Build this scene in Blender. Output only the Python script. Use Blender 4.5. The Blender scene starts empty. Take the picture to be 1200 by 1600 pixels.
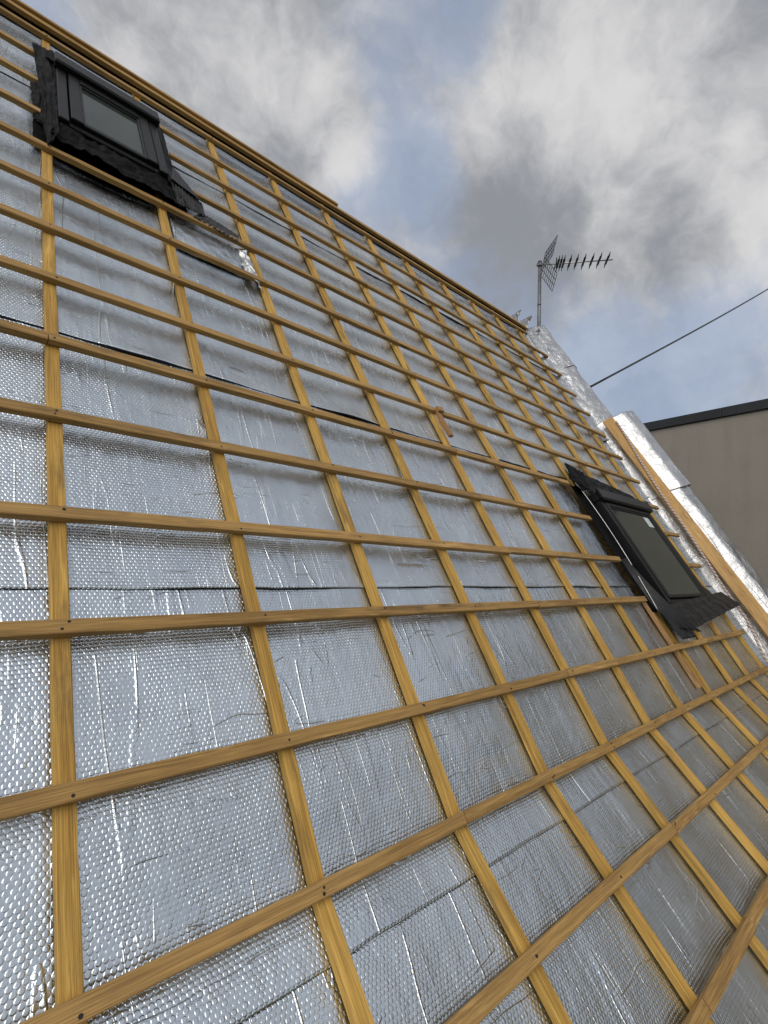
import bpy, bmesh, math, random
from mathutils import Matrix, Vector, noise
random.seed(7)
R = math.radians
scene = bpy.context.scene
col = scene.collection

# ------------------------------------------------------------------ camera
THETA = R(57.0)           # pitch of the roof
KINK = R(12.5)            # the last courses above the eaves are this much flatter
cam_d = bpy.data.cameras.new('camera')
cam = bpy.data.objects.new('camera', cam_d); col.objects.link(cam)
right = Vector((0.7342997941, -0.6774396930, 0.0433506020))
down = Vector((0.0976976808, 0.0422695922, -0.9943180803))
fwd = Vector((0.6717581228, 0.7343628149, 0.0972228398))
cam.matrix_world = Matrix(((right.x, -down.x, -fwd.x, -0.2588422),
                           (right.y, -down.y, -fwd.y, -0.9622183),
                           (right.z, -down.z, -fwd.z, 0.7354234), (0, 0, 0, 1)))
cam_d.sensor_fit = 'HORIZONTAL'; cam_d.sensor_width = 36.0
cam_d.lens = 788.328 / 1200 * 36.0
cam_d.clip_start = 0.02; cam_d.clip_end = 3000
scene.camera = cam
cy = scene.cycles; cy.max_bounces = 6; cy.glossy_bounces = 4; cy.diffuse_bounces = 2; cy.transmission_bounces = 2
scene.render.resolution_x = 768; scene.render.resolution_y = 1024

# ------------------------------------------------------------------ node helper
class NT:
    def __init__(s, tree): s.t = tree; s.n = tree.nodes; s.l = tree.links
    def put(s, sock, v):
        if v is None: return
        if isinstance(v, bpy.types.NodeSocket): s.l.new(v, sock)
        elif hasattr(sock, 'default_value'):
            d = sock.default_value
            if hasattr(d, '__len__'):
                if isinstance(v, (int, float)): v = (v,) * 3
                v = tuple(v)
                if len(d) == 4 and len(v) == 3: v = v + (1,)
            sock.default_value = v
    def math(s, op, a, b=None, c=None, clamp=False):
        n = s.n.new('ShaderNodeMath'); n.operation = op; n.use_clamp = clamp
        for i, v in enumerate((a, b, c)): s.put(n.inputs[i], v)
        return n.outputs[0]
    def vec(s, op, a, b=None, scale=None):
        n = s.n.new('ShaderNodeVectorMath'); n.operation = op
        s.put(n.inputs[0], a); s.put(n.inputs[1], b)
        if scale is not None: s.put(n.inputs['Scale'], scale)
        return n.outputs['Value'] if op in ('LENGTH', 'DISTANCE', 'DOT_PRODUCT') else n.outputs['Vector']
    def noise(s, v, scale=5, detail=2, rough=.5, dist=0, col=False):
        n = s.n.new('ShaderNodeTexNoise'); s.put(n.inputs['Vector'], v); s.put(n.inputs['Scale'], scale)
        s.put(n.inputs['Detail'], detail); s.put(n.inputs['Roughness'], rough); s.put(n.inputs['Distortion'], dist)
        return n.outputs['Color'] if col else n.outputs[0]
    def rng(s, v, a, b, c=0, d=1, smooth=True):
        n = s.n.new('ShaderNodeMapRange'); n.interpolation_type = 'SMOOTHSTEP' if smooth else 'LINEAR'
        for i, x in enumerate((v, a, b, c, d)): s.put(n.inputs[i], x)
        return n.outputs[0]
    def mix(s, f, a, b, mode='MIX'):
        n = s.n.new('ShaderNodeMix'); n.data_type = 'RGBA'; n.blend_type = mode
        s.put(n.inputs[0], f); s.put(n.inputs[6], a); s.put(n.inputs[7], b)
        return n.outputs[2]
    def bump(s, h, strength=1, dist=1, normal=None):
        n = s.n.new('ShaderNodeBump'); s.put(n.inputs['Strength'], strength); s.put(n.inputs['Distance'], dist)
        s.put(n.inputs['Height'], h); s.put(n.inputs['Normal'], normal)
        return n.outputs[0]

# ------------------------------------------------------------------ sky with broken cloud
world = bpy.data.worlds.new('World'); scene.world = world; world.use_nodes = True
w = NT(world.node_tree); w.n.clear()
SUN_DIR = Vector((-.62, -.46, .64)).normalized()
sky = w.n.new('ShaderNodeTexSky'); sky.sky_type = 'NISHITA'; sky.sun_disc = False
sky.sun_elevation = math.asin(SUN_DIR.z); sky.sun_rotation = math.atan2(SUN_DIR.x, SUN_DIR.y)
sky.air_density = 1.2; sky.dust_density = 1.5
tc = w.n.new('ShaderNodeTexCoord').outputs['Generated']
def blob(d, r0, r1):
    return w.rng(w.vec('DISTANCE', tc, d), r0, r1, 1, 0)
def addall(l):
    o = l[0]
    for x in l[1:]: o = w.math('ADD', o, x)
    return o
warp = w.vec('ADD', tc, w.vec('SCALE', w.vec('SUBTRACT', w.noise(tc, 4.0, 4, .6, 0, True), (.5, .5, .5)), None, .16))
field = w.math('ADD', w.math('MULTIPLY', w.noise(warp, 3.2, 8, .6), .76), w.math('MULTIPLY', w.noise(warp, 10.0, 6, .62), .24))
def term(d, r0, r1, k): return w.math('MULTIPLY', blob(d, r0, r1), k)
shape = addall([term((.22, .68, .70), .0, .30, .22), term((.42, .62, .66), .0, .13, .12),
                term((.71, .22, .665), .0, .40, .26), term((.64, .42, .63), .0, .22, .18), term((.78, .29, .56), .0, .24, .14),
                term((.44, .52, .73), .01, .11, -.05), term((.55, .55, .63), .02, .12, -.13),
                term((.05, .73, .68), .02, .11, -.20), term((.87, .33, .36), .03, .28, -.19), term((.93, .18, .32), .02, .16, -.10)])
cov = w.rng(w.math('ADD', field, shape), .35, .56, .30, 1)
n_lit = w.noise(w.vec('ADD', warp, (3.1, 1.7, .4)), 4.2, 9, .60)
lit = addall([n_lit, term((.72, .20, .69), .02, .32, .07), term((.22, .68, .70), .0, .28, -.07), term((.47, .62, .63), .0, .10, .14),
              term((.70, .46, .54), .03, .22, -.20), term((.79, .28, .55), .03, .18, -.14)])
lit = w.rng(lit, .30, .68, 0, 1)
cloud = w.mix(lit, (2.8, 2.95, 3.25), (7.0, 6.95, 7.0))
veil = w.mix(.72, sky.outputs[0], (3.7, 4.6, 6.4))
skycol = w.mix(cov, veil, cloud)
bg = w.n.new('ShaderNodeBackground'); bg.inputs['Strength'].default_value = .10
w.l.new(skycol, bg.inputs['Color'])
wo = w.n.new('ShaderNodeOutputWorld'); w.l.new(bg.outputs[0], wo.inputs['Surface'])

sun_d = bpy.data.lights.new('sun', 'SUN'); sun_d.energy = 1.5; sun_d.angle = R(50); sun_d.color = (1, .95, .87)
sun = bpy.data.objects.new('sun', sun_d); col.objects.link(sun)
sun.rotation_euler = (-SUN_DIR).to_track_quat('-Z', 'Y').to_euler()
vs = scene.view_settings
vs.view_transform = 'Standard'; vs.look = 'None'; vs.exposure = 0.0; vs.gamma = 1.0; vs.use_curve_mapping = False

# ------------------------------------------------------------------ materials
def new_mat(name):
    m = bpy.data.materials.new(name); m.use_nodes = True
    t = NT(m.node_tree); t.n.clear()
    p = t.n.new('ShaderNodeBsdfPrincipled'); o = t.n.new('ShaderNodeOutputMaterial')
    t.l.new(p.outputs[0], o.inputs['Surface'])
    t.p = p.inputs
    return m, t

def foil_mat(name, bubbles=1.0, crease=1.0, rough=.25, tint=(.695, .76, .815)):
    m, t = new_mat(name)
    uv = t.n.new('ShaderNodeUVMap').outputs[0]
    rnd = t.n.new('ShaderNodeObjectInfo').outputs['Random']
    off = t.vec('SCALE', (7.3, 3.1, 0), None, rnd)
    p0 = t.vec('ADD', uv, off)
    A = .0118
    q = t.vec('MULTIPLY', t.vec('ADD', p0, t.vec('SCALE', t.noise(p0, 9, 1, .5, 0, True), None, .008)), (1 / A, 1 / (A * 1.732), 0))
    def cell(v):
        return t.vec('LENGTH', t.vec('MULTIPLY', t.vec('SUBTRACT', t.vec('FRACTION', v), (.5, .5, 0)), (1, 1.732, 0)))
    def bubble(v):
        d = cell(v)
        wn = t.n.new('ShaderNodeTexWhiteNoise'); wn.noise_dimensions = '2D'
        t.l.new(t.vec('FLOOR', v), wn.inputs['Vector'])
        k = t.rng(wn.outputs['Value'], 0, 1, .58, 1, False)
        # each bubble leans its own way
        lean = t.vec('DOT_PRODUCT', t.vec('SUBTRACT', t.vec('FRACTION', v), (.5, .5, 0)), t.vec('SUBTRACT', wn.outputs['Color'], (.5, .5, .5)))
        top = t.math('ADD', t.rng(d, .49, .30, 0, .78), t.rng(d, .5, .0, 0, .22))
        return t.math('MULTIPLY', top, t.math('ADD', k, t.math('MULTIPLY', lean, .9)))
    dome = t.math('MAXIMUM', bubble(q), bubble(t.vec('ADD', q, (.5, .5, 0))))
    flat = t.rng(t.noise(p0, 7.0, 2, .6), .28, .50, .68, 1)
    hb = t.math('MULTIPLY', t.math('MULTIPLY', dome, flat), .00098 * bubbles)
    # creases that run up the slope
    def crease_lines(sx, sy, o, width, lo, hi):
        v = t.vec('ADD', t.vec('MULTIPLY', p0, (sx, sy, 0)), o)
        n = t.noise(v, 1, 2, .5)
        line = t.rng(t.math('ABSOLUTE', t.math('SUBTRACT', n, .5)), 0, width, 1, 0)
        gate = t.rng(t.noise(t.vec('ADD', t.vec('MULTIPLY', p0, (sx * .5, sy * 3.2, 0)), o), 1, 1, .5), lo, hi, 0, 1)
        return t.math('MULTIPLY', line, gate)
    c1 = crease_lines(6.5, .55, (2.2, 9.1, 0), .010, .46, .54)
    c2 = crease_lines(15, 1.1, (5.2, 1.1, 0), .015, .51, .60)
    c3 = crease_lines(2.6, 9.0, (1.2, 4.4, 0), .012, .54, .62)
    hc = t.math('ADD', t.math('MULTIPLY', c1, .0019 * crease), t.math('MULTIPLY', c2, .0009 * crease))
    hc = t.math('ADD', hc, t.math('MULTIPLY', c3, .0011 * crease))
    streak = t.math('MULTIPLY', t.noise(t.vec('MULTIPLY', p0, (42, 3, 1)), 1.0, 3, .6), .0026)
    soft = t.math('MULTIPLY', t.noise(t.vec('MULTIPLY', p0, (5.5, 3.6, 1)), 1, 2, .5), .0075)
    crump = t.math('MULTIPLY', t.noise(t.vec('MULTIPLY', p0, (34, 22, 1)), 1, 3, .6, .8), .0019)
    h = t.math('ADD', t.math('ADD', t.math('ADD', hb, hc), streak), t.math('ADD', soft, crump))
    if not bubbles > .5:
        h = t.math('ADD', h, t.math('MULTIPLY', t.noise(p0, 15, 3, .6, .8), .009))
    nrm = t.bump(h)
    t.l.new(nrm, t.p['Normal'])
    grime = t.rng(t.noise(p0, 2.5, 5, .65), .35, .75, 1.0, .82)
    t.put(t.p['Base Color'], t.vec('SCALE', tint, None, grime))
    t.put(t.p['Metallic'], 1.0)
    t.put(t.p['Roughness'], t.rng(t.noise(p0, 6, 3), .3, .7, rough * .8, rough * 1.35))
    return m

def wood_mat(name, light, dark, spread=.25, rough=.62):
    m, t = new_mat(name)
    co = t.n.new('ShaderNodeTexCoord').outputs['Object']
    rnd = t.n.new('ShaderNodeObjectInfo').outputs['Random']
    p0 = t.vec('ADD', co, t.vec('SCALE', (31.7, 12.3, 5.9), None, rnd))
    wavy = t.vec('SCALE', t.vec('SUBTRACT', t.noise(t.vec('MULTIPLY', p0, (1.1, 6, 6)), 1, 2, .5, 0, True), (.5, .5, .5)), None, .02)
    pg = t.vec('ADD', p0, wavy)
    rings = t.noise(t.vec('MULTIPLY', pg, (1.2, 85, 85)), 1, 3, .6)
    fine = t.noise(t.vec('MULTIPLY', pg, (8, 420, 420)), 1, 2, .5)
    blotch = t.noise(t.vec('MULTIPLY', p0, (2.5, 9, 9)), 1, 4, .6)
    f = t.math('ADD', t.math('MULTIPLY', rings, .6), t.math('MULTIPLY', blotch, .5))
    c = t.mix(t.rng(f, .36, .72), dark, light)
    # knots
    kv = t.n.new('ShaderNodeTexVoronoi'); kv.inputs['Scale'].default_value = 1
    t.l.new(t.vec('MULTIPLY', p0, (1.7, 9, 9)), kv.inputs['Vector'])
    knot = t.rng(kv.outputs['Distance'], .05, .12, 1, 0)
    c = t.mix(t.math('MULTIPLY', knot, .7), c, tuple(x * .25 for x in dark))
    # grey-brown weather stains
    st = t.rng(t.noise(t.vec('MULTIPLY', p0, (3.3, 16, 16)), 1, 5, .7), .52, .70)
    c = t.mix(t.math('MULTIPLY', st, .5), c, (.11, .085, .05))
    pale = t.rng(t.noise(t.vec('MULTIPLY', p0, (5, 30, 30)), 1, 3, .6), .60, .72)
    c = t.mix(t.math('MULTIPLY', pale, .35), c, tuple(min(1, x * 1.5 + .04) for x in light))
    val = t.math('ADD', 1 - spread * .5, t.math('MULTIPLY', rnd, spread))
    c = t.mix(t.math('MULTIPLY', rnd, .25), c, t.mix(.5, c, (.30, .20, .10)))
    c = t.vec('SCALE', c, None, val)
    c = t.vec('SCALE', c, None, t.rng(fine, .3, .7, .72, 1.16))
    t.put(t.p['Base Color'], c)
    t.put(t.p['Roughness'], rough)
    t.put(t.p['Specular IOR Level'], .3)
    t.l.new(t.bump(t.math('ADD', t.math('MULTIPLY', rings, .0014), t.math('MULTIPLY', fine, .0008))), t.p['Normal'])
    return m

def plain_mat(name, colour, rough=.5, metal=0, bump=0, bscale=60, vary=.15, spec=.5):
    m, t = new_mat(name)
    co = t.n.new('ShaderNodeTexCoord').outputs['Object']
    n = t.noise(co, bscale * .2, 5, .6)
    t.put(t.p['Base Color'], t.vec('SCALE', colour, None, t.rng(n, .25, .75, 1 - vary, 1 + vary)))
    t.put(t.p['Roughness'], t.rng(t.noise(co, bscale * .5, 3), .3, .7, rough * .85, min(1, rough * 1.2)))
    t.put(t.p['Metallic'], metal); t.put(t.p['Specular IOR Level'], spec)
    if bump: t.l.new(t.bump(t.math('MULTIPLY', t.noise(co, bscale, 4, .6), bump)), t.p['Normal'])
    return m

M = {}
M['foil'] = foil_mat('silver_bubble_foil')
M['foil_smooth'] = foil_mat('silver_foil_creased', .25, 1.2, .36, (.60, .605, .61))
M['foil_edge'] = plain_mat('wadding_lap_shade', (.012, .013, .016), .9)  # wadding edge, its near-black also painting the shadow in the lap slits
M['batten'] = wood_mat('treated_pine_batten', (.48, .288, .096), (.275, .156, .050))
M['rafter'] = wood_mat('treated_pine_counter_batten', (.67, .405, .096), (.42, .230, .046))
M['fresh'] = wood_mat('fresh_pine', (.66, .41, .16), (.48, .27, .09), .1)
M['red'] = wood_mat('reddish_offcut', (.46, .26, .105), (.30, .155, .06), .1)
M['nail'] = plain_mat('nail_steel', (.035, .03, .028), .5, .6)
M['rubber'] = plain_mat('black_flashing', (.0035, .0035, .004), .62, 0, .002, 45, .3, .14)
M['lead'] = plain_mat('dark_pleated_flashing', (.017, .0175, .019), .48, .1, .0012, 70, .3, .35)
M['frame'] = plain_mat('anthracite_metal', (.0050, .0053, .0062), .42, .0, .0002, 300, .15, .28)
M['alu'] = plain_mat('bare_aluminium', (.55, .54, .52), .35, 1, 0, 40)
M['torn'] = plain_mat('torn_foil_back', (.36, .365, .37), .45, .8, .002, 30, .3)
M['steel'] = plain_mat('galvanised_steel', (.20, .205, .21), .5, .7, 0, 60, .25)
M['black'] = plain_mat('black_plastic', (.012, .012, .013), .5)
M['matte_black'] = plain_mat('matte_black_sheet', (.003, .003, .0032), .9, spec=.1)
M['membrane'] = plain_mat('dark_membrane', (.02, .02, .022), .8)
M['sticker'] = plain_mat('white_sticker', (.62, .68, .70), .4, vary=.05)
gm, t = new_mat('green_grey_glass')
t.put(t.p['Base Color'], (.032, .041, .033)); t.put(t.p['Roughness'], .08); t.put(t.p['IOR'], 1.52); t.put(t.p['Specular IOR Level'], .6)
M['glass'] = gm
rm, t = new_mat('taupe_render')
co = t.n.new('ShaderNodeTexCoord').outputs['Object']
n1 = t.noise(co, .9, 6, .65); n2 = t.noise(co, 130, 3, .6)
st = t.rng(t.noise(t.vec('MULTIPLY', co, (4, 4, .45)), 1, 6, .7), .42, .72)
c = t.mix(t.rng(n1, .3, .7), (.315, .285, .250), (.355, .322, .284))
c = t.mix(t.math('MULTIPLY', st, .28), c, (.21, .185, .16))
scuff = t.rng(t.noise(t.vec('ADD', co, (4, 4, 4)), 2.6, 5, .7), .68, .80)
c = t.mix(t.math('MULTIPLY', scuff, .45), c, (.11, .09, .085))
c = t.vec('SCALE', c, None, t.rng(n2, .3, .7, .9, 1.08))
t.put(t.p['Base Color'], c); t.put(t.p['Roughness'], .92); t.put(t.p['Specular IOR Level'], .2)
t.l.new(t.bump(t.math('MULTIPLY', n2, .0035)), t.p['Normal'])
M['render'] = rm
M['coping'] = plain_mat('anthracite_coping', (.020, .022, .026), .45, .0, .0003, 40)
rp, t = new_mat('white_red_rope')
uvn = t.n.new('ShaderNodeUVMap').outputs[0]
sx = t.n.new('ShaderNodeSeparateXYZ'); t.l.new(uvn, sx.inputs[0])
ph = t.math('FRACT', t.math('ADD', t.math('MULTIPLY', sx.outputs[0], 26), t.math('MULTIPLY', sx.outputs[1], 2)))
t.put(t.p['Base Color'], t.mix(t.rng(ph, .68, .74), (.62, .58, .52), (.33, .06, .04))); t.put(t.p['Roughness'], .85)
t.l.new(t.bump(t.math('MULTIPLY', t.math('ABSOLUTE', t.math('SUBTRACT', t.math('FRACT', t.math('MULTIPLY', ph, 3)), .5)), .004)), t.p['Normal'])
M['rope'] = rp
gr, t = new_mat('grass_ground')
co = t.n.new('ShaderNodeTexCoord').outputs['Object']
t.put(t.p['Base Color'], t.mix(t.noise(co, 1.5, 8, .7), (.035, .055, .018), (.10, .11, .05))); t.put(t.p['Roughness'], 1)
M['grass'] = gr

# ------------------------------------------------------------------ mesh helpers
def link(name, me, parent=None, mat=None, matrix=None):
    o = bpy.data.objects.new(name, me); col.objects.link(o)
    if mat is not None:
        for mm in (mat if isinstance(mat, (list, tuple)) else [mat]): me.materials.append(mm)
    if parent is not None: o.parent = parent
    if matrix is not None: o.matrix_basis = matrix
    return o

def tag(o, label, cat, group=None, kind=None):
    if label: o['label'] = label
    if cat: o['category'] = cat
    if group: o['group'] = group
    if kind: o['kind'] = kind
    return o

def empty(name, matrix):
    o = bpy.data.objects.new(name, None); col.objects.link(o); o.matrix_basis = matrix; o.empty_display_size = .1
    return o

def from_bm(name, bm, mat, parent=None, matrix=None, smooth=False):
    me = bpy.data.meshes.new(name); bm.normal_update(); bm.to_mesh(me); bm.free()
    if smooth:
        for p in me.polygons: p.use_smooth = True
    return link(name, me, parent, mat, matrix)

def bm_box(bm, x0, x1, y0, y1, z0, z1, bev=0):
    b = bmesh.new()
    bmesh.ops.create_cube(b, size=1)
    for v in b.verts:
        v.co = Vector(((x0 + x1) / 2 + v.co.x * (x1 - x0), (y0 + y1) / 2 + v.co.y * (y1 - y0), (z0 + z1) / 2 + v.co.z * (z1 - z0)))
    if bev: bmesh.ops.bevel(b, geom=b.edges[:], offset=bev, segments=1, affect='EDGES')
    tmp = bpy.data.meshes.new('tmp'); b.to_mesh(tmp); b.free()
    bm.from_mesh(tmp); bpy.data.meshes.remove(tmp)

def box(name, dims, mat, parent=None, bev=.003, matrix=None):
    bm = bmesh.new(); bm_box(bm, *dims, bev=bev)
    return from_bm(name, bm, mat, parent, matrix)

def beam_mesh(L, wd, ht, rnd, seg=.3, wav=.0016, ch=.0022):
    """sawn timber along +X from 0 to L, top at z=0, centred on y"""
    seg *= .32; wd += rnd.uniform(-.0015, .0015)
    n = max(2, int(L / seg) + 1)
    prof = [(-wd/2 + ch, 0), (wd/2 - ch, 0), (wd/2, -ch), (wd/2, -ht + ch), (wd/2 - ch, -ht), (-wd/2 + ch, -ht), (-wd/2, -ht + ch), (-wd/2, -ch)]
    V, F = [], []
    ph = [rnd.uniform(0, 6.28) for _ in range(4)]
    for i in range(n):
        x = L * i / (n - 1)
        dy = wav * (math.sin(1.3 * x + ph[0]) + .6 * math.sin(3.1 * x + ph[1]) + .3 * rnd.uniform(-1, 1))
        dz = wav * .5 * (math.sin(1.7 * x + ph[2]) + .5 * rnd.uniform(-1, 1))
        tw = .02 * math.sin(.9 * x + ph[3])
        for (y, z) in prof:
            j = rnd.uniform(-.0010, .0010)
            V.append((x, y + dy + j, z + dz + tw * y * .6 + rnd.uniform(-.0004, .0004)))
    for i in range(n - 1):
        for k in range(8):
            a, b = i * 8 + k, i * 8 + (k + 1) % 8
            F.append((a, b, b + 8, a + 8))
    F.append(tuple(range(8)))
    F.append(tuple(reversed(range((n - 1) * 8, n * 8))))
    me = bpy.data.meshes.new('timber'); me.from_pydata(V, [], [f[::-1] for f in F]); me.update()
    return me

def grid_mesh(name, nx, ny, fn, mat, parent=None, matrix=None, thick=0, uvf=None, smooth=True):
    V, F, UV = [], [], []
    for j in range(ny + 1):
        for i in range(nx + 1):
            s, t_ = i / nx, j / ny
            V.append(fn(s, t_)); UV.append(uvf(s, t_) if uvf else (s, t_))
    for j in range(ny):
        for i in range(nx):
            a = j * (nx + 1) + i
            F.append((a, a + 1, a + nx + 2, a + nx + 1))
    me = bpy.data.meshes.new(name); me.from_pydata(V, [], F); me.update()
    ul = me.uv_layers.new(name='UVMap')
    for lp in me.loops: ul.data[lp.index].uv = UV[lp.vertex_index]
    if smooth:
        for p in me.polygons: p.use_smooth = True
    o = link(name, me, parent, mat, matrix)
    if thick:
        md = o.modifiers.new('thickness', 'SOLIDIFY'); md.thickness = thick; md.offset = -1
    return o

def tube_bm(bm, pts, r, n=8, uv=None):
    pts = [Vector(p) for p in pts]
    rings = []
    L = 0
    prev = None
    for i, p in enumerate(pts):
        d = (pts[min(i + 1, len(pts) - 1)] - pts[max(i - 1, 0)]).normalized()
        a = Vector((0, 0, 1)) if abs(d.z) < .9 else Vector((1, 0, 0))
        x = d.cross(a).normalized(); y = d.cross(x)
        if prev: L += (p - prev).length
        prev = p
        rings.append(([bm.verts.new(p + r * (math.cos(6.28318 * k / n) * x + math.sin(6.28318 * k / n) * y)) for k in range(n)], L))
    for (ra, la), (rb, lb) in zip(rings, rings[1:]):
        for k in range(n):
            f = bm.faces.new((ra[k], ra[(k + 1) % n], rb[(k + 1) % n], rb[k])); f.smooth = True
            if uv:
                for lp, val in zip(f.loops, ((la, k / n), (la, (k + 1) / n), (lb, (k + 1) / n), (lb, k / n))): lp[uv].uv = val
    bm.faces.new(rings[0][0][::-1]); bm.faces.new(rings[-1][0])

def nz(x, y, z=0.0): return noise.noise(Vector((x, y, z)))

# ------------------------------------------------------------------ ground and neighbour
V = [(-900, -900, 0), (900, -900, 0), (900, 900, 0), (-900, 900, 0)]
me = bpy.data.meshes.new('ground'); me.from_pydata(V, [], [(0, 1, 2, 3)])
g = link('ground', me, None, M['grass'], Matrix.Translation((0, 0, -6.0))); g['kind'] = 'structure'

nb_dir = Vector((8.0 - 7.79, 2.0 - .43, 0)).normalized()
nb_ang = math.atan2(nb_dir.y, nb_dir.x)
# local x runs along the wall, local -y... local +y points towards the roof
nb = empty('neighbour_building', Matrix.Translation((8.0, 2.0, -6.0)) @ Matrix.Rotation(nb_ang, 4, 'Z'))
tag(nb, 'flat roofed neighbouring building with taupe rendered wall and black coping', 'building')
box('wall', (-9.0, 7.0, -6.0, 0, 0, 8.95), M['render'], nb, .004)
cx = -9.04
while cx < 7.0:
    c2 = min(cx + 2.0, 7.04)
    box('coping', (cx, c2 - .004, -.30, .035, 8.953, 9.085), M['coping'], nb, .004)
    cx = c2
box('flat_roof', (-9.0, 7.0, -6.0, -.31, 8.953, 9.0), M['membrane'], nb, .004)

# ------------------------------------------------------------------ the roof
ROT = Matrix.Rotation(THETA, 4, 'X')
roof = empty('house_roof', ROT.copy())
tag(roof, 'steep roof being renovated, clad in silver bubble foil under a grid of yellow timber battens', 'roof')
WF = -.05                      # foil level below the batten tops
CA, SA = math.cos(KINK), math.sin(KINK)
def bend(s, wv):
    """distance s along the slope (0 at the kink) and height over the batten tops -> roof (v, w)"""
    if s >= 0: return s, wv
    return s * CA + (wv - WF) * SA, WF - s * SA + (wv - WF) * CA
def lowm(u, s, wv):
    v, ww = bend(s, wv)
    return Matrix.Translation((u, v, ww)) @ Matrix.Rotation(-KINK if s < 0 else 0, 4, 'X')

UL, UR = -1.75, 5.36
LAPS = [(3.68, 4.46), (2.735, 3.80), (1.772, 2.85), (.792, 1.89), (-.140, .91), (-1.22, -.03)]
rafters = [i * .5 for i in range(-3, 11)]
RX = {0: 0, 1: .4945, 2: .9925, 3: 1.496, 4: 2.0055, 5: 2.4935, 6: 2.98, 7: 3.5275, 8: 4.03, 9: 4.49, 10: 4.98}
rafters = [RX.get(i, i * .5) for i in range(-3, 11)]
def bay_pos(u):
    for a, b in zip(rafters, rafters[1:]):
        if a <= u <= b: return (u - a) / (b - a)
    return 0
def foil_w(u, s, k):
    bp = bay_pos(u)
    press = math.sin(math.pi * bp) ** .6 if 0 < bp < 1 else 0
    bil = .007 * nz(u * 1.7, s * 1.3, k) + .0028 * nz(u * 5, s * 2.0, k + 5) + .0012 * nz(u * 17, s * 4, k + 9) + .0006 * nz(u * 40, s * 6, k)
    return press * (-.004 + bil)
for k, (s0, s1) in enumerate(LAPS):
    nu = int((UR - UL) / .0175); ns = int((s1 - s0) / .0175)
    opening = {2: .016, 3: .011}.get(k, .004)
    def fn(a, b, k=k, s0=s0, s1=s1, opening=opening):
        u = UL + (UR - UL) * a
        b = b ** 1.15
        edge = .006 * nz(u * 2.3, k * 3.7) + .003 * nz(u * 9, k)
        s = s0 + (s1 - s0) * b + edge * (1 - b)
        d = s - s0
        lift = .005 + opening * max(0, .35 + 1.2 * nz(u * 1.9 + 3, k * 2.1)) * (math.sin(math.pi * bay_pos(u)) if 0 < bay_pos(u) < 1 else .2)
        wv = WF - .0045 + foil_w(u, s, k * .6) + (lift * max(0, 1 - d / .13) ** 2 if d < .13 else 0)
        if s1 - s < .12: wv -= .006 * (1 - (s1 - s) / .12)
        v, ww = bend(s, wv)
        return (u, v, ww)
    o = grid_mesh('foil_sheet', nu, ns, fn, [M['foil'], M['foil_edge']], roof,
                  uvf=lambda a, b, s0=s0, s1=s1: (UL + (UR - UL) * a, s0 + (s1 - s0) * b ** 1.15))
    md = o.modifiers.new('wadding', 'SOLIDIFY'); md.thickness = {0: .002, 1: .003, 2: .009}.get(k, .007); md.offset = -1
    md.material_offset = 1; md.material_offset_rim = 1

# counter battens (up the slope)
rr = random.Random(3)
RW, RH = .038, .025
for i, u in enumerate(rafters):
    top = 4.50
    cuts = [0.0, 4.5]
    gi = i - 3
    if gi == 0: cuts = [0, 3.06]
    if gi in (8, 9): cuts = [0, .46]
    if gi == 4: cuts = [0, 1.86, 4.5]
    segs = list(zip(cuts, cuts[1:]))
    if gi == 0: segs.append((4.10, 4.5))
    if gi in (8, 9): segs.append((1.72, 4.5))
    for (a, b) in segs:
        me = beam_mesh(b - a - .002, RW, RH, rr, .35)
        link('counter_batten', me, roof, M['rafter'], Matrix.Translation((u + rr.uniform(-.003, .003), a + .001, -.0245)) @ Matrix.Rotation(R(90) + rr.uniform(-.0015, .0015), 4, 'Z'))
    me = beam_mesh(1.17, RW, RH, rr, .35)
    m_ = lowm(u + rr.uniform(-.003, .003), -1.172, -.0245) @ Matrix.Rotation(R(90), 4, 'Z')
    link('counter_batten', me, roof, M['rafter'], m_)

# battens (across)
BW, BH = .036, .0245
ROWS = {-3: -1.01, -2: -.68, -1: -.351, 0: 0.0, 1: .326, 2: .667, 3: .989, 4: 1.334, 5: 1.671, 6: 2.008, 7: 2.33, 8: 2.663, 9: 2.992, 10: 3.32, 11: 3.68, 12: 4.02, 13: 4.386}
J4 = RX[4]
SEG = {j: [(UL, J4 + rr.uniform(-.01, .01)), (None, 5.235)] for j in ROWS}
SEG[-2] = [(UL, RX[3] + .0), (None, RX[4] + .01), (None, 5.25)]
SEG[-1] = [(UL, RX[4] - .02), (None, 5.25)]
SEG[0] = [(UL, .995), (None, 5.25)]
SEG[1] = [(UL, J4 - .06), (None, 5.08)]
SEG[2] = [(UL, J4 + .01), (None, 3.385)]
SEG[3] = [(UL, J4 + .012), (None, 3.39), (4.88, 5.23)]
SEG[4] = [(UL, J4 + .006), (None, 3.345), (4.90, 5.23)]
SEG[5] = [(UL, -.022), (None, J4 + .004), (None, 3.355), (4.86, 5.23)]
SEG[6] = [(UL, J4 + .02), (None, 5.23)]
SEG[10] = [(UL, -.035), (.60, J4), (None, 5.26)]
SEG[11] = [(UL, -.03), (.61, J4 - .5), (None, 5.28)]
SEG[12] = [(UL, -.03), (.575, 3.0), (None, 5.28)]
SEG[13] = [(UL, 2.49), (None, 5.12)]
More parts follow.
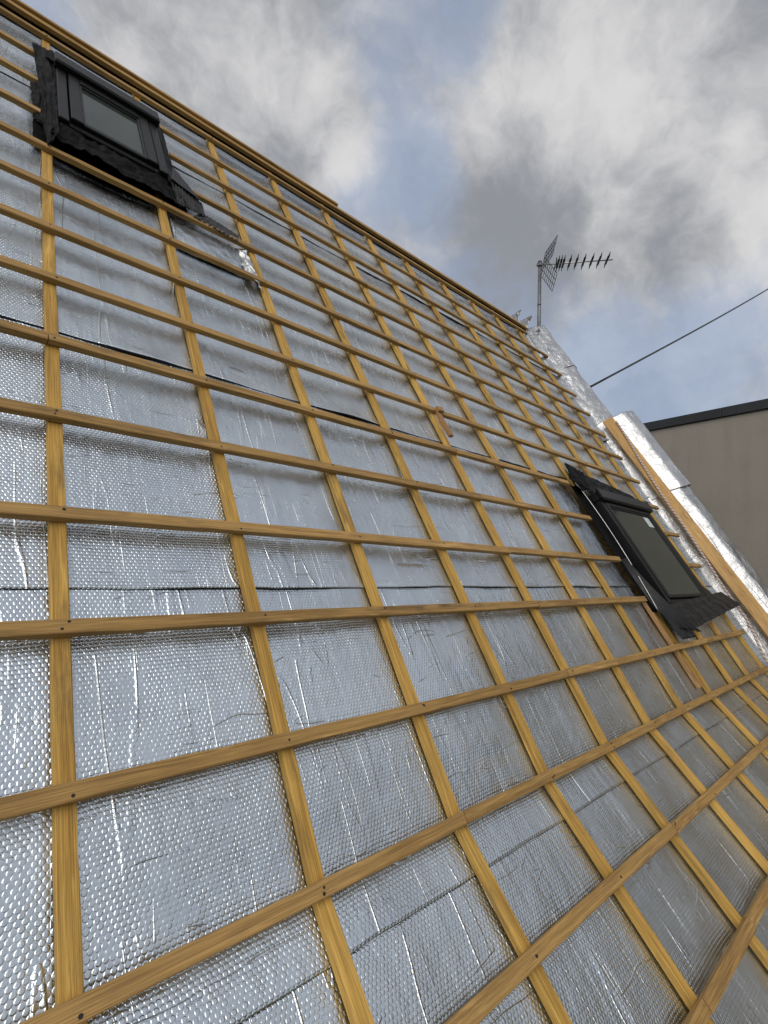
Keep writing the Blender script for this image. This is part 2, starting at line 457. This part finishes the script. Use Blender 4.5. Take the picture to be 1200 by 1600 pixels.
def nail_bm(us, rnd, wd):
    bm = bmesh.new()
    for x in us:
        for _ in range(1 if rnd.random() < .7 else 2):
            y = rnd.uniform(-.3, .3) * wd; xx = x + rnd.uniform(-.012, .012); r = rnd.uniform(.0032, .0044)
            vs_ = [bm.verts.new((xx + r * math.cos(k * 1.0472), y + r * math.sin(k * 1.0472), .0011)) for k in range(6)]
            lo = [bm.verts.new((v.co.x, v.co.y, -.002)) for v in vs_]
            bm.faces.new(vs_)
            for k in range(6): bm.faces.new((vs_[k], lo[k], lo[(k + 1) % 6], vs_[(k + 1) % 6]))
    return bm
for j, s in ROWS.items():
    prev = None
    for (a, b) in SEG[j]:
        if a is None: a = prev + .003
        prev = b
        me = beam_mesh(b - a, BW, BH, rr, .28)
        dv = rr.uniform(-.003, .003)
        m_ = lowm(a, s + (dv if s > .01 or s < -.01 else 0), rr.uniform(0, .001)) @ Matrix.Rotation(rr.uniform(-.0012, .0012), 4, 'Z')
        o = link('batten', me, roof, M['batten'], m_)
        bm = nail_bm([u - a for u in rafters if a + .01 < u < b - .01], rr, BW)
        if len(bm.verts):
            n_ = from_bm('nail_heads', bm, M['nail'], o); n_['kind'] = 'stuff'
        else: bm.free()

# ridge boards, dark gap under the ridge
def timber(name, L, wd, ht, mat, m_, parent=roof):
    return link(name, beam_mesh(L, wd, ht, rr, .3), parent, mat, m_)
timber('ridge_board', 7.02, .05, .028, M['batten'], Matrix.Translation((UL, 4.555, .006)))
timber('ridge_board', 3.93, .032, .022, M['batten'], Matrix.Translation((UL, 4.598, .024)))
grid_mesh('ridge_gap_shade', 200, 6, lambda a, b: (UL + 7.0 * a, 4.44 + .19 * b, -.044 + .030 * b + .004 * nz(a * 40, b * 2)), M['matte_black'], roof, thick=.003)  # black strip standing in for the shade inside the open ridge gap
box('ridge_gap_backing', (UL, 5.25, 4.43, 4.56, -.16, -.075), M['membrane'], roof, .004)  # dark box added behind the gap so that it reads black
# far slope of the roof and the walls below
def slab(name, pts, thick, mat, parent):
    """thin closed slab from a world-space polygon"""
    pts = [Vector(p) for p in pts]
    n = (pts[1] - pts[0]).cross(pts[2] - pts[0]).normalized() * thick
    k = len(pts)
    Vv = [tuple(p) for p in pts] + [tuple(p - n) for p in pts]
    F = [tuple(range(k)), tuple(range(2 * k - 1, k - 1, -1))] + [((i + 1) % k, i, i + k, (i + 1) % k + k) for i in range(k)]
    me = bpy.data.meshes.new(name); me.from_pydata(Vv, [], F); me.update()
    return link(name, me, parent, mat, ROT.inverted())
YR, ZR = 2.60, 3.83
slab('far_slope', [(UL, YR, ZR), (UL, YR + 3.3, ZR - 5.0), (5.25, YR + 3.3, ZR - 5.0), (5.25, YR, ZR)], -.05, M['membrane'], roof)
slab('wall', [(UL + .1, -.42, -6), (5.3, -.42, -6), (5.3, -.42, -.98), (UL + .1, -.42, -.98)], -.2, M['render'], roof)
slab('gable_wall', [(5.32, -.4, -6), (5.32, 5.6, -6), (5.32, 5.6, -.9), (5.32, 2.58, 3.72), (5.32, .06, -.16), (5.32, -.4, -.75)], -.22, M['render'], roof)
slab('gable_wall', [(UL + .1, -.4, -6), (UL + .1, 5.6, -6), (UL + .1, 5.6, -.9), (UL + .1, 2.58, 3.72), (UL + .1, .06, -.16), (UL + .1, -.4, -.75)], .22, M['render'], roof)

# foil wrapped over the verge upstand
def verge(name, prof, s0, s1, seed, amp, mat, n=90, flare=0):
    """prof: (u, w) polyline swept along the slope"""
    P = [Vector(p) for p in prof]
    Ls = [0]
    for a, b in zip(P, P[1:]): Ls.append(Ls[-1] + (b - a).length)
    def at(x):
        x *= Ls[-1]
        for i in range(len(P) - 1):
            if x <= Ls[i + 1] + 1e-9:
                return P[i].lerp(P[i + 1], (x - Ls[i]) / (Ls[i + 1] - Ls[i]))
        return P[-1]
    def fn(a, b):
        s = s0 + (s1 - s0) * b
        c = sum((at(min(1, max(0, a + q))) for q in (-.02, -.01, 0, .01, .02)), Vector((0, 0))) / 5
        s += .035 * nz(a * 4, b * 3, seed)* (1 if .02 < b < .98 else 1.0)
        k = 1 if a > .04 else a / .04
        du = amp * (nz(s * 4, a * 5, seed) + .6 * nz(s * 11, a * 9, seed + 3) + .35 * nz(s * 28, a * 16, seed + 7)) * k
        dw = amp * (nz(s * 4, a * 5, seed + 20) + .6 * nz(s * 12, a * 9, seed + 23) + .35 * nz(s * 26, a * 15, seed + 27)) * k
        fl = flare * max(0, 1 - b / .12) * (a ** 2)
        v, ww = bend(s, c.y + dw + fl)
        return (c.x + du, v, ww)
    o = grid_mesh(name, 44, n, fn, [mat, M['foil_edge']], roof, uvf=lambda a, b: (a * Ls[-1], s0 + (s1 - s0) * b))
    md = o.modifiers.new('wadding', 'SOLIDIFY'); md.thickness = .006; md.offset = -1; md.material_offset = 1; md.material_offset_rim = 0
    return o
UP = [(5.20, -.058), (5.27, -.038), (5.45, .085), (5.53, .12), (5.60, .10), (5.64, -.12)]
LOW = [(5.285, -.058), (5.35, .08), (5.46, .255), (5.60, .315), (5.63, .29), (5.645, -.15)]
LOW2 = [(5.28, -.058), (5.35, .07), (5.455, .235), (5.595, .285), (5.62, .26), (5.64, -.15)]
verge('verge_foil', UP, 2.62, 3.92, 3.1, .012, M['foil_smooth'])
verge('verge_foil', [(u + (.01 if i > 1 else .004), w_ + .007) for i, (u, w_) in enumerate(UP)], 3.80, 4.60, 8.3, .014, M['foil_smooth'], 60, .03)
verge('verge_foil', LOW2, -1.15, 1.86, 15.7, .007, M['foil_smooth'], 130)
verge('verge_foil', LOW, 1.79, 2.86, 27.1, .006, M['foil_smooth'], 80)
# folded end of the wrapped upstand and the core inside it
bm = bmesh.new()
lo = [bm.verts.new((u, bend(s, 0)[0], w_ - .012)) for (u, w_) in LOW for s in (2.85,)]
bm.faces.new(lo)
o = from_bm('verge_foil', bm, M['foil_smooth'], roof)
o.data.uv_layers.new(name='UVMap')
# torn tips of foil at the ridge end
for (u0, s0, h, wd, lean, sd) in ((5.10, 4.66, .12, .30, .05, 1.0), (5.28, 4.64, .16, .32, .02, 5.0), (5.38, 4.50, .12, .30, -.02, 9.0)):
    def fn(a, b, u0=u0, s0=s0, h=h, wd=wd, lean=lean, sd=sd):
        wid = wd * (1 - b * .93) * (1 - .25 * math.sin(3.14 * b))
        return (u0 + (a - .5) * wid * .35 + .03 * nz(a * 3, b * 4, sd), s0 + (a - .5) * wid + lean * b, -.03 + h * b + .025 * nz(a * 4, b * 2, sd + 4))
    grid_mesh('torn_foil', 10, 10, fn, M['torn'], roof, thick=.003, uvf=lambda a, b: (a * .17, b * .17))

# loose flap of foil below the small roof window
def fn(a, b):
    u = .535 + .42 * a; s = 2.69 + .29 * b
    return (u, s, WF + .006 + .006 * nz(a * 3, b * 2, 4) + .003 * nz(a * 12, b * 6, 2) + (.03 * max(0, a - .86) / .14) * (.6 + nz(b * 5, 3)))
grid_mesh('foil_flap', 46, 30, fn, M['foil'], roof, thick=.004, uvf=lambda a, b: (.42 * a + .3, .29 * b))
def fn(a, b):
    return (.90 + .07 * a + .012 * nz(a * 5, b * 4, 1), 2.68 + .25 * b - .10 * a, WF + .022 + .022 * math.sin(3.1 * a) + .016 * nz(a * 6, b * 7, 3))
grid_mesh('foil_flap', 16, 30, fn, M['foil_smooth'], roof, thick=.003, uvf=lambda a, b: (.1 * a, .25 * b))

# broken stub nailed beside a counter batten, reddish offcut below the large window
timber('batten_stub', .20, .034, .022, M['red'], Matrix.Translation((2.045, 1.80, .004)) @ Matrix.Rotation(R(93), 4, 'Z'))
timber('batten_stub', .05, .036, .02, M['red'], Matrix.Translation((2.02, 2.006, .022)) @ Matrix.Rotation(R(3), 4, 'Z'))
timber('trimmer_strip', .62, .034, .026, M['red'], Matrix.Translation((3.425, .065, -.024)) @ Matrix.Rotation(R(90), 4, 'Z'))

# ------------------------------------------------------------------ roof windows
def skylight(name, u, v, W, H, label, hood, sash, zt):
    t_ = empty(name, ROT @ Matrix.Translation((u, v, 0)))
    tag(t_, label, 'skylight')
    zb = -.05
    fw = .045
    fr = bmesh.new()
    bm_box(fr, 0, fw, 0, H - hood, zb, zt - .012, .004); bm_box(fr, W - fw, W, 0, H - hood, zb, zt - .012, .004)
    bm_box(fr, fw, W - fw, 0, .038, zb, zt - .03, .004)
    bm_box(fr, 0, W, H - hood + .004, H, zb, zt - .004, .004)
    from_bm('outer_frame', fr, M['frame'], t_)
    hd = bmesh.new()
    bm_box(hd, -.012, W + .012, H - hood - .006, H + .012, zt - .003, zt + .022, .006)
    bm_box(hd, -.012, W + .012, H - hood - .016, H - hood - .008, zt - .022, zt + .018, .003)
    from_bm('hood', hd, M['frame'], t_)
    sa = bmesh.new()
    x0, x1, y0, y1 = fw + .006, W - fw - .006, .042, H - hood - .020
    bm_box(sa, x0, x0 + sash, y0, y1, zt - .055, zt - .006, .004); bm_box(sa, x1 - sash, x1, y0, y1, zt - .055, zt - .006, .004)
    bm_box(sa, x0 + sash, x1 - sash, y0, y0 + sash * .55, zt - .055, zt - .012, .004); bm_box(sa, x0 + sash, x1 - sash, y1 - sash, y1, zt - .055, zt - .004, .004)
    so = from_bm('sash', sa, M['frame'], t_)
    gl = bmesh.new()
    px0, px1, py0, py1 = x0 + sash - .004, x1 - sash + .004, y0 + sash * .55 - .004, y1 - sash + .004
    bm_box(gl, px0, px1, py0, py1, zt - .034, zt - .022, 0)
    from_bm('pane', gl, M['glass'], t_)
    gk = bmesh.new()
    for (a, b, c, d) in ((px0, px0 + .014, py0, py1), (px1 - .014, px1, py0, py1), (px0 + .014, px1 - .014, py0, py0 + .012), (px0 + .014, px1 - .014, py1 - .014, py1)):
        bm_box(gk, a, b, c, d, zt - .024, zt - .013, .002)
    from_bm('glazing_gasket', gk, M['black'], t_)
    return t_, (px0, px1, py0, py1)

def crinkle(name, parent, corner, nx, ny, wob, seed, mat, pleat=0, pfreq=60, thick=.002):
    """bilinear sheet over four (x, y, z) corners: bottom-left, bottom-right, top-right, top-left; pleats run down the sheet"""
    c = [Vector(p) for p in corner]
    def fn(a, b):
        p = c[0].lerp(c[1], a).lerp(c[3].lerp(c[2], a), b)
        e = 1 - b
        z = wob * (nz(a * 5, b * 4, seed) + .5 * nz(a * 13, b * 9, seed + 2) + .3 * nz(a * 30, b * 14, seed + 5))
        if pleat: z += pleat * (.35 + .65 * e) * (math.sin(pfreq * a + 2 * nz(a * 3, b * 2, seed)) + .4 * math.sin(pfreq * 2.3 * a))
        y = .25 * wob * nz(a * 20, 3, seed) * e * 4
        return (p.x + .5 * wob * nz(b * 9, a * 3, seed + 8), p.y + y, p.z + z)
    return grid_mesh(name, nx, ny, fn, mat, parent, thick=thick)

# small window near the ridge
W1, H1 = .50, .68
s1_, px = skylight('roof_window', .025, 3.205, W1, H1, 'small dark grey roof window with crumpled black flashing close to the ridge', .085, .052, .075)
crinkle('side_flashing', s1_, [(-.035, -.22, .00), (.0, -.16, .055), (.0, H1 + .18, .035), (-.095, H1 + .23, .01)], 14, 60, .014, 2.0, M['rubber'])
crinkle('side_flashing', s1_, [(-.085, .05, -.02), (-.03, -.02, .01), (-.055, H1 * .62, .02), (-.10, H1 * .60, -.01)], 12, 40, .012, 12.0, M['rubber'])
crinkle('side_flashing', s1_, [(W1 - .005, -.04, .05), (W1 + .085, -.03, -.012), (W1 + .085, H1 + .12, -.012), (W1 - .005, H1 + .1, .05)], 14, 50, .009, 5.0, M['rubber'])
crinkle('side_flashing', s1_, [(-.09, H1 + .20, -.01), (W1 + .08, H1 + .16, -.02), (W1 + .02, H1 - .01, .05), (-.02, H1 - .01, .05)], 40, 14, .010, 7.0, M['rubber'])
crinkle('flashing_apron', s1_, [(-.03, -.150, .030), (W1 + .10, -.185, .022), (W1 + .02, .03, .035), (-.01, .02, .035)], 110, 26, .015, 9.0, M['rubber'], .0025, 70)
crinkle('flashing_apron', s1_, [(W1 + .03, -.20, .022), (W1 + .20, -.13, .004), (W1 + .215, .035, -.01), (W1 + .01, .12, .045)], 90, 20, .004, 11.0, M['lead'], .0045, 60)
crinkle('flashing_apron', s1_, [(W1 + .015, .00, .048), (W1 + .215, .026, .006), (W1 + .21, .05, -.004), (W1 + .06, .22, .03)], 16, 16, .002, 17.0, M['frame'])
crinkle('butyl_strip', s1_, [(W1 + .12, -.21, .004), (W1 + .37, -.25, .004), (W1 + .41, -.12, -.014), (W1 + .19, -.08, -.006)], 70, 14, .006, 13.0, M['lead'], .003, 60)

crinkle('membrane_collar', s1_, [(-.085, -.180, -.030), (W1 + .13, -.180, -.034), (W1 + .10, .06, -.030), (-.085, .06, -.028)], 40, 20, .006, 51.0, M['matte_black'])
# large window by the verge
W2, H2 = .99, .965
s2_, px = skylight('roof_window', 3.57, .60, W2, H2, 'large dark roof window with olive glass and pleated black apron beside the verge plank', .075, .032, .072)
box('sticker', (px[1] - .16, px[1] - .05, px[3] - .13, px[3] - .03, .0503, .0510), M['sticker'], s2_, 0)
crinkle('top_flashing', s2_, [(-.16, H2 + .02, .03), (W2 + .10, H2 + .02, .03), (W2 + .06, H2 + .17, .0), (-.06, H2 + .30, .0)], 60, 16, .010, 3.0, M['rubber'])
crinkle('top_flashing', s2_, [(-.20, H2 + .12, .02), (-.02, H2 + .0, .05), (.05, H2 + .22, .05), (-.12, H2 + .30, .03)], 16, 16, .014, 6.0, M['rubber'])
crinkle('gutter', s2_, [(-.16, -.02, -.022), (-.002, -.02, -.010), (-.002, H2 + .1, -.010), (-.16, H2 + .1, -.022)], 10, 40, .006, 21.0, M['rubber'])
bm = bmesh.new()
pth = []
for i in range(41):
    b = i / 40
    pth.append((-.150 + .02 * b + .012 * math.sin(2.6 * b) - .05 * max(0, .25 - b) * 0, -.03 + (H2 + .20) * b, .012 + .020 * math.sin(3.14 * b)))
tube_bm(bm, pth, .0030, 6)
from_bm('gutter_lip', bm, M['alu'], s2_)
crinkle('gutter', s2_, [(W2 + .002, -.02, -.010), (W2 + .09, -.02, -.02), (W2 + .09, H2 + .05, -.02), (W2 + .002, H2 + .05, -.010)], 10, 40, .003, 25.0, M['rubber'])
crinkle('flashing_apron', s2_, [(.06, -.205, .03), (W2 + .60, -.07, .095), (W2 + .36, .07, .07), (-.01, .0, .04)], 120, 24, .007, 31.0, M['lead'], .004, 48)
crinkle('flashing_apron', s2_, [(W2 + .0, -.06, .066), (W2 + .20, -.025, .058), (W2 + .16, .10, .04), (W2 + .01, .16, .05)], 16, 16, .004, 34.0, M['frame'])
def fn(a, b):
    # wing: gutter strip that twists out of the trough and fans into pleats at the bottom
    x = -.158 + (.006 + .05 * (1 - b)) * a + .10 * a * (1 - b) ** 2 + .05 * (1 - b) ** 3
    y = -.24 + .07 * (a - 1) * 0 + (.62 + .0) * b + .10 * (1 - a) * (1 - b) ** 2
    z = -.006 + .05 * a * (1 - (b - .4) ** 2) + .055 * (1 - b) ** 2 * (.3 + a) + .004 * math.sin(26 * a) * max(0, 1 - b * 2.2)
    return (x, y, z)
grid_mesh('apron_wing', 60, 40, fn, M['lead'], s2_, thick=.0015)
crinkle('flashing_apron', s2_, [(-.13, -.245, .035), (.09, -.255, .055), (.07, -.02, .055), (-.15, -.04, .02)], 70, 20, .005, 41.0, M['lead'], .005, 30)

# ------------------------------------------------------------------ plank and rope on the verge
a0, a1 = Vector((5.232, .060)), Vector((5.295, .157))
ang = math.atan2(a1.y - a0.y, a1.x - a0.x)
mid = (a0 + a1) / 2
PT = -.012                       # the lower end lies a little higher than the upper one
pm = ROT @ Matrix.Translation((mid.x, -.35, mid.y + .004 + .036)) @ Matrix.Rotation(PT, 4, 'X') @ Matrix.Rotation(-ang, 4, 'Y') @ Matrix.Rotation(R(90), 4, 'Z')
pl = link('plank', beam_mesh(3.17, .116, .026, rr, .3), None, M['fresh'], pm)
tag(pl, 'long fresh orange pine plank lying up the slope along the verge', 'plank')

def on_plank(v, f, h=.010):
    p = a0.lerp(a1, f)
    return (p.x - math.sin(ang) * h, v, p.y + .004 + .036 + PT * (v + .35) + math.cos(ang) * h)
path = [on_plank(2.74, .98), on_plank(2.5, .80), on_plank(2.12, .42), on_plank(1.75, .14), on_plank(1.42, .02), (5.20, 1.05, .072), (5.19, .72, .050), (5.185, .43, .045), (5.17, .30, .03), (5.14, .18, .01), (5.12, .05, -.01), (5.13, -.06, -.01), (5.09, -.20, .0), (5.1, -.4, .03)]
def catmull(P, n):
    out = []
    P = [Vector(p) for p in P]
    for i in range(len(P) - 1):
        p0, p1, p2, p3 = P[max(i - 1, 0)], P[i], P[i + 1], P[min(i + 2, len(P) - 1)]
        for k in range(n):
            t_ = k / n
            out.append(.5 * ((2 * p1) + (p2 - p0) * t_ + (2 * p0 - 5 * p1 + 4 * p2 - p3) * t_ ** 2 + (3 * p1 - p0 - 3 * p2 + p3) * t_ ** 3))
    out.append(P[-1]); return out
pts = [p + Vector((.004 * nz(p.y * 9, 1), 0, .003 * nz(p.y * 11, 5))) for p in catmull(path, 10)]
bm = bmesh.new(); uvl = bm.loops.layers.uv.new('UVMap')
tube_bm(bm, pts, .0105, 8, uvl)
ro = from_bm('rope', bm, M['rope'], None, ROT.copy(), True)
tag(ro, 'thin white rope flecked with red lying along the verge plank', 'rope')

# ------------------------------------------------------------------ aerial behind the ridge, overhead wire
AX, AY, AZ = 5.58, 2.50, 4.835
an = empty('tv_aerial', Matrix.Translation((AX, AY, AZ - 1.6)))
tag(an, 'television aerial with grid reflector on a grey mast at the end of the ridge', 'aerial')
def tube(name, segs, r, mat, parent, n=8):
    bm = bmesh.new()
    for sg in segs: tube_bm(bm, sg, r, n)
    return from_bm(name, bm, mat, parent)
ms = tube('mast', [[(0, 0, 0), (0, 0, 1.62)]], .024, M['steel'], an, 14)
tube('mast_cap', [[(0, 0, 1.62), (0, 0, 1.65)]], .027, M['black'], ms, 14)
for z_ in (1.02, .60): tube('clip', [[(0, 0, z_), (0, 0, z_ + .012)]], .026, M['black'], ms, 14)
for z_ in (.25, .05): tube('bracket', [[(0, 0, z_), (-.12, -.02, z_)]], .012, M['steel'], an, 8)
bd = Vector((.60, -.80, .012)).normalized(); rd = Vector((.80, .60, 0)); upv = Vector((0, 0, 1))
B0 = Vector((0, 0, 1.60))
tube('boom', [[B0 - bd * .05, B0 + bd * .93]], .0085, M['alu'], an, 8)
bm = bmesh.new(); bm_box(bm, -.035, .03, -.03, .03, 1.575, 1.625, .006); from_bm('clamp', bm, M['steel'], an)
for t0 in (.235, .27, .305, .385, .47, .565, .665, .76, .86):
    c = B0 + bd * t0
    segs = []
    L = .165
    for sg in (-1, 1):
        segs.append([c + upv * .012 * sg - rd * L, c + upv * .012 * sg * .3, c + upv * .012 * sg + rd * L])
        segs.append([c + bd * .010 * sg - rd * L * .62, c + bd * .010 * sg + rd * L * .62])
    tube('director', segs, .0042, M['black'], an, 6)
for sg in (1, -1):
    segs = []
    for k in range(8):
        f_ = k / 7
        c = B0 + bd * (.045 + .15 * f_) + upv * sg * (.035 + .23 * f_)
        segs.append([c - rd * .22, c + rd * .22])
    for q in (-.22, -.07, .07, .22):
        segs.append([B0 + bd * .045 + upv * sg * .035 + rd * q, B0 + bd * .195 + upv * sg * .265 + rd * q])
    tube('reflector_grid', segs, .0038, M['black'], an, 6)
tube('dipole', [[B0 + bd * .20 - rd * .14, B0 + bd * .215 + upv * .03, B0 + bd * .20 + rd * .14, B0 + bd * .215 - upv * .03, B0 + bd * .20 - rd * .14]], .006, M['black'], an, 6)

wp = []
wa, wb = Vector((5.70, 1.845, 3.01)), Vector((13.07, 1.28, 7.23))
for i in range(33):
    f_ = i / 32 * 1.9
    p = wa.lerp(wb, f_); p.z -= .10 * math.sin(math.pi * min(1, f_ / 1.9))
    wp.append(p)
wi = tube('overhead_wire', [wp], .014, M['black'], None, 8)
tag(wi, 'black overhead wire running from the gable up to the right', 'wire')
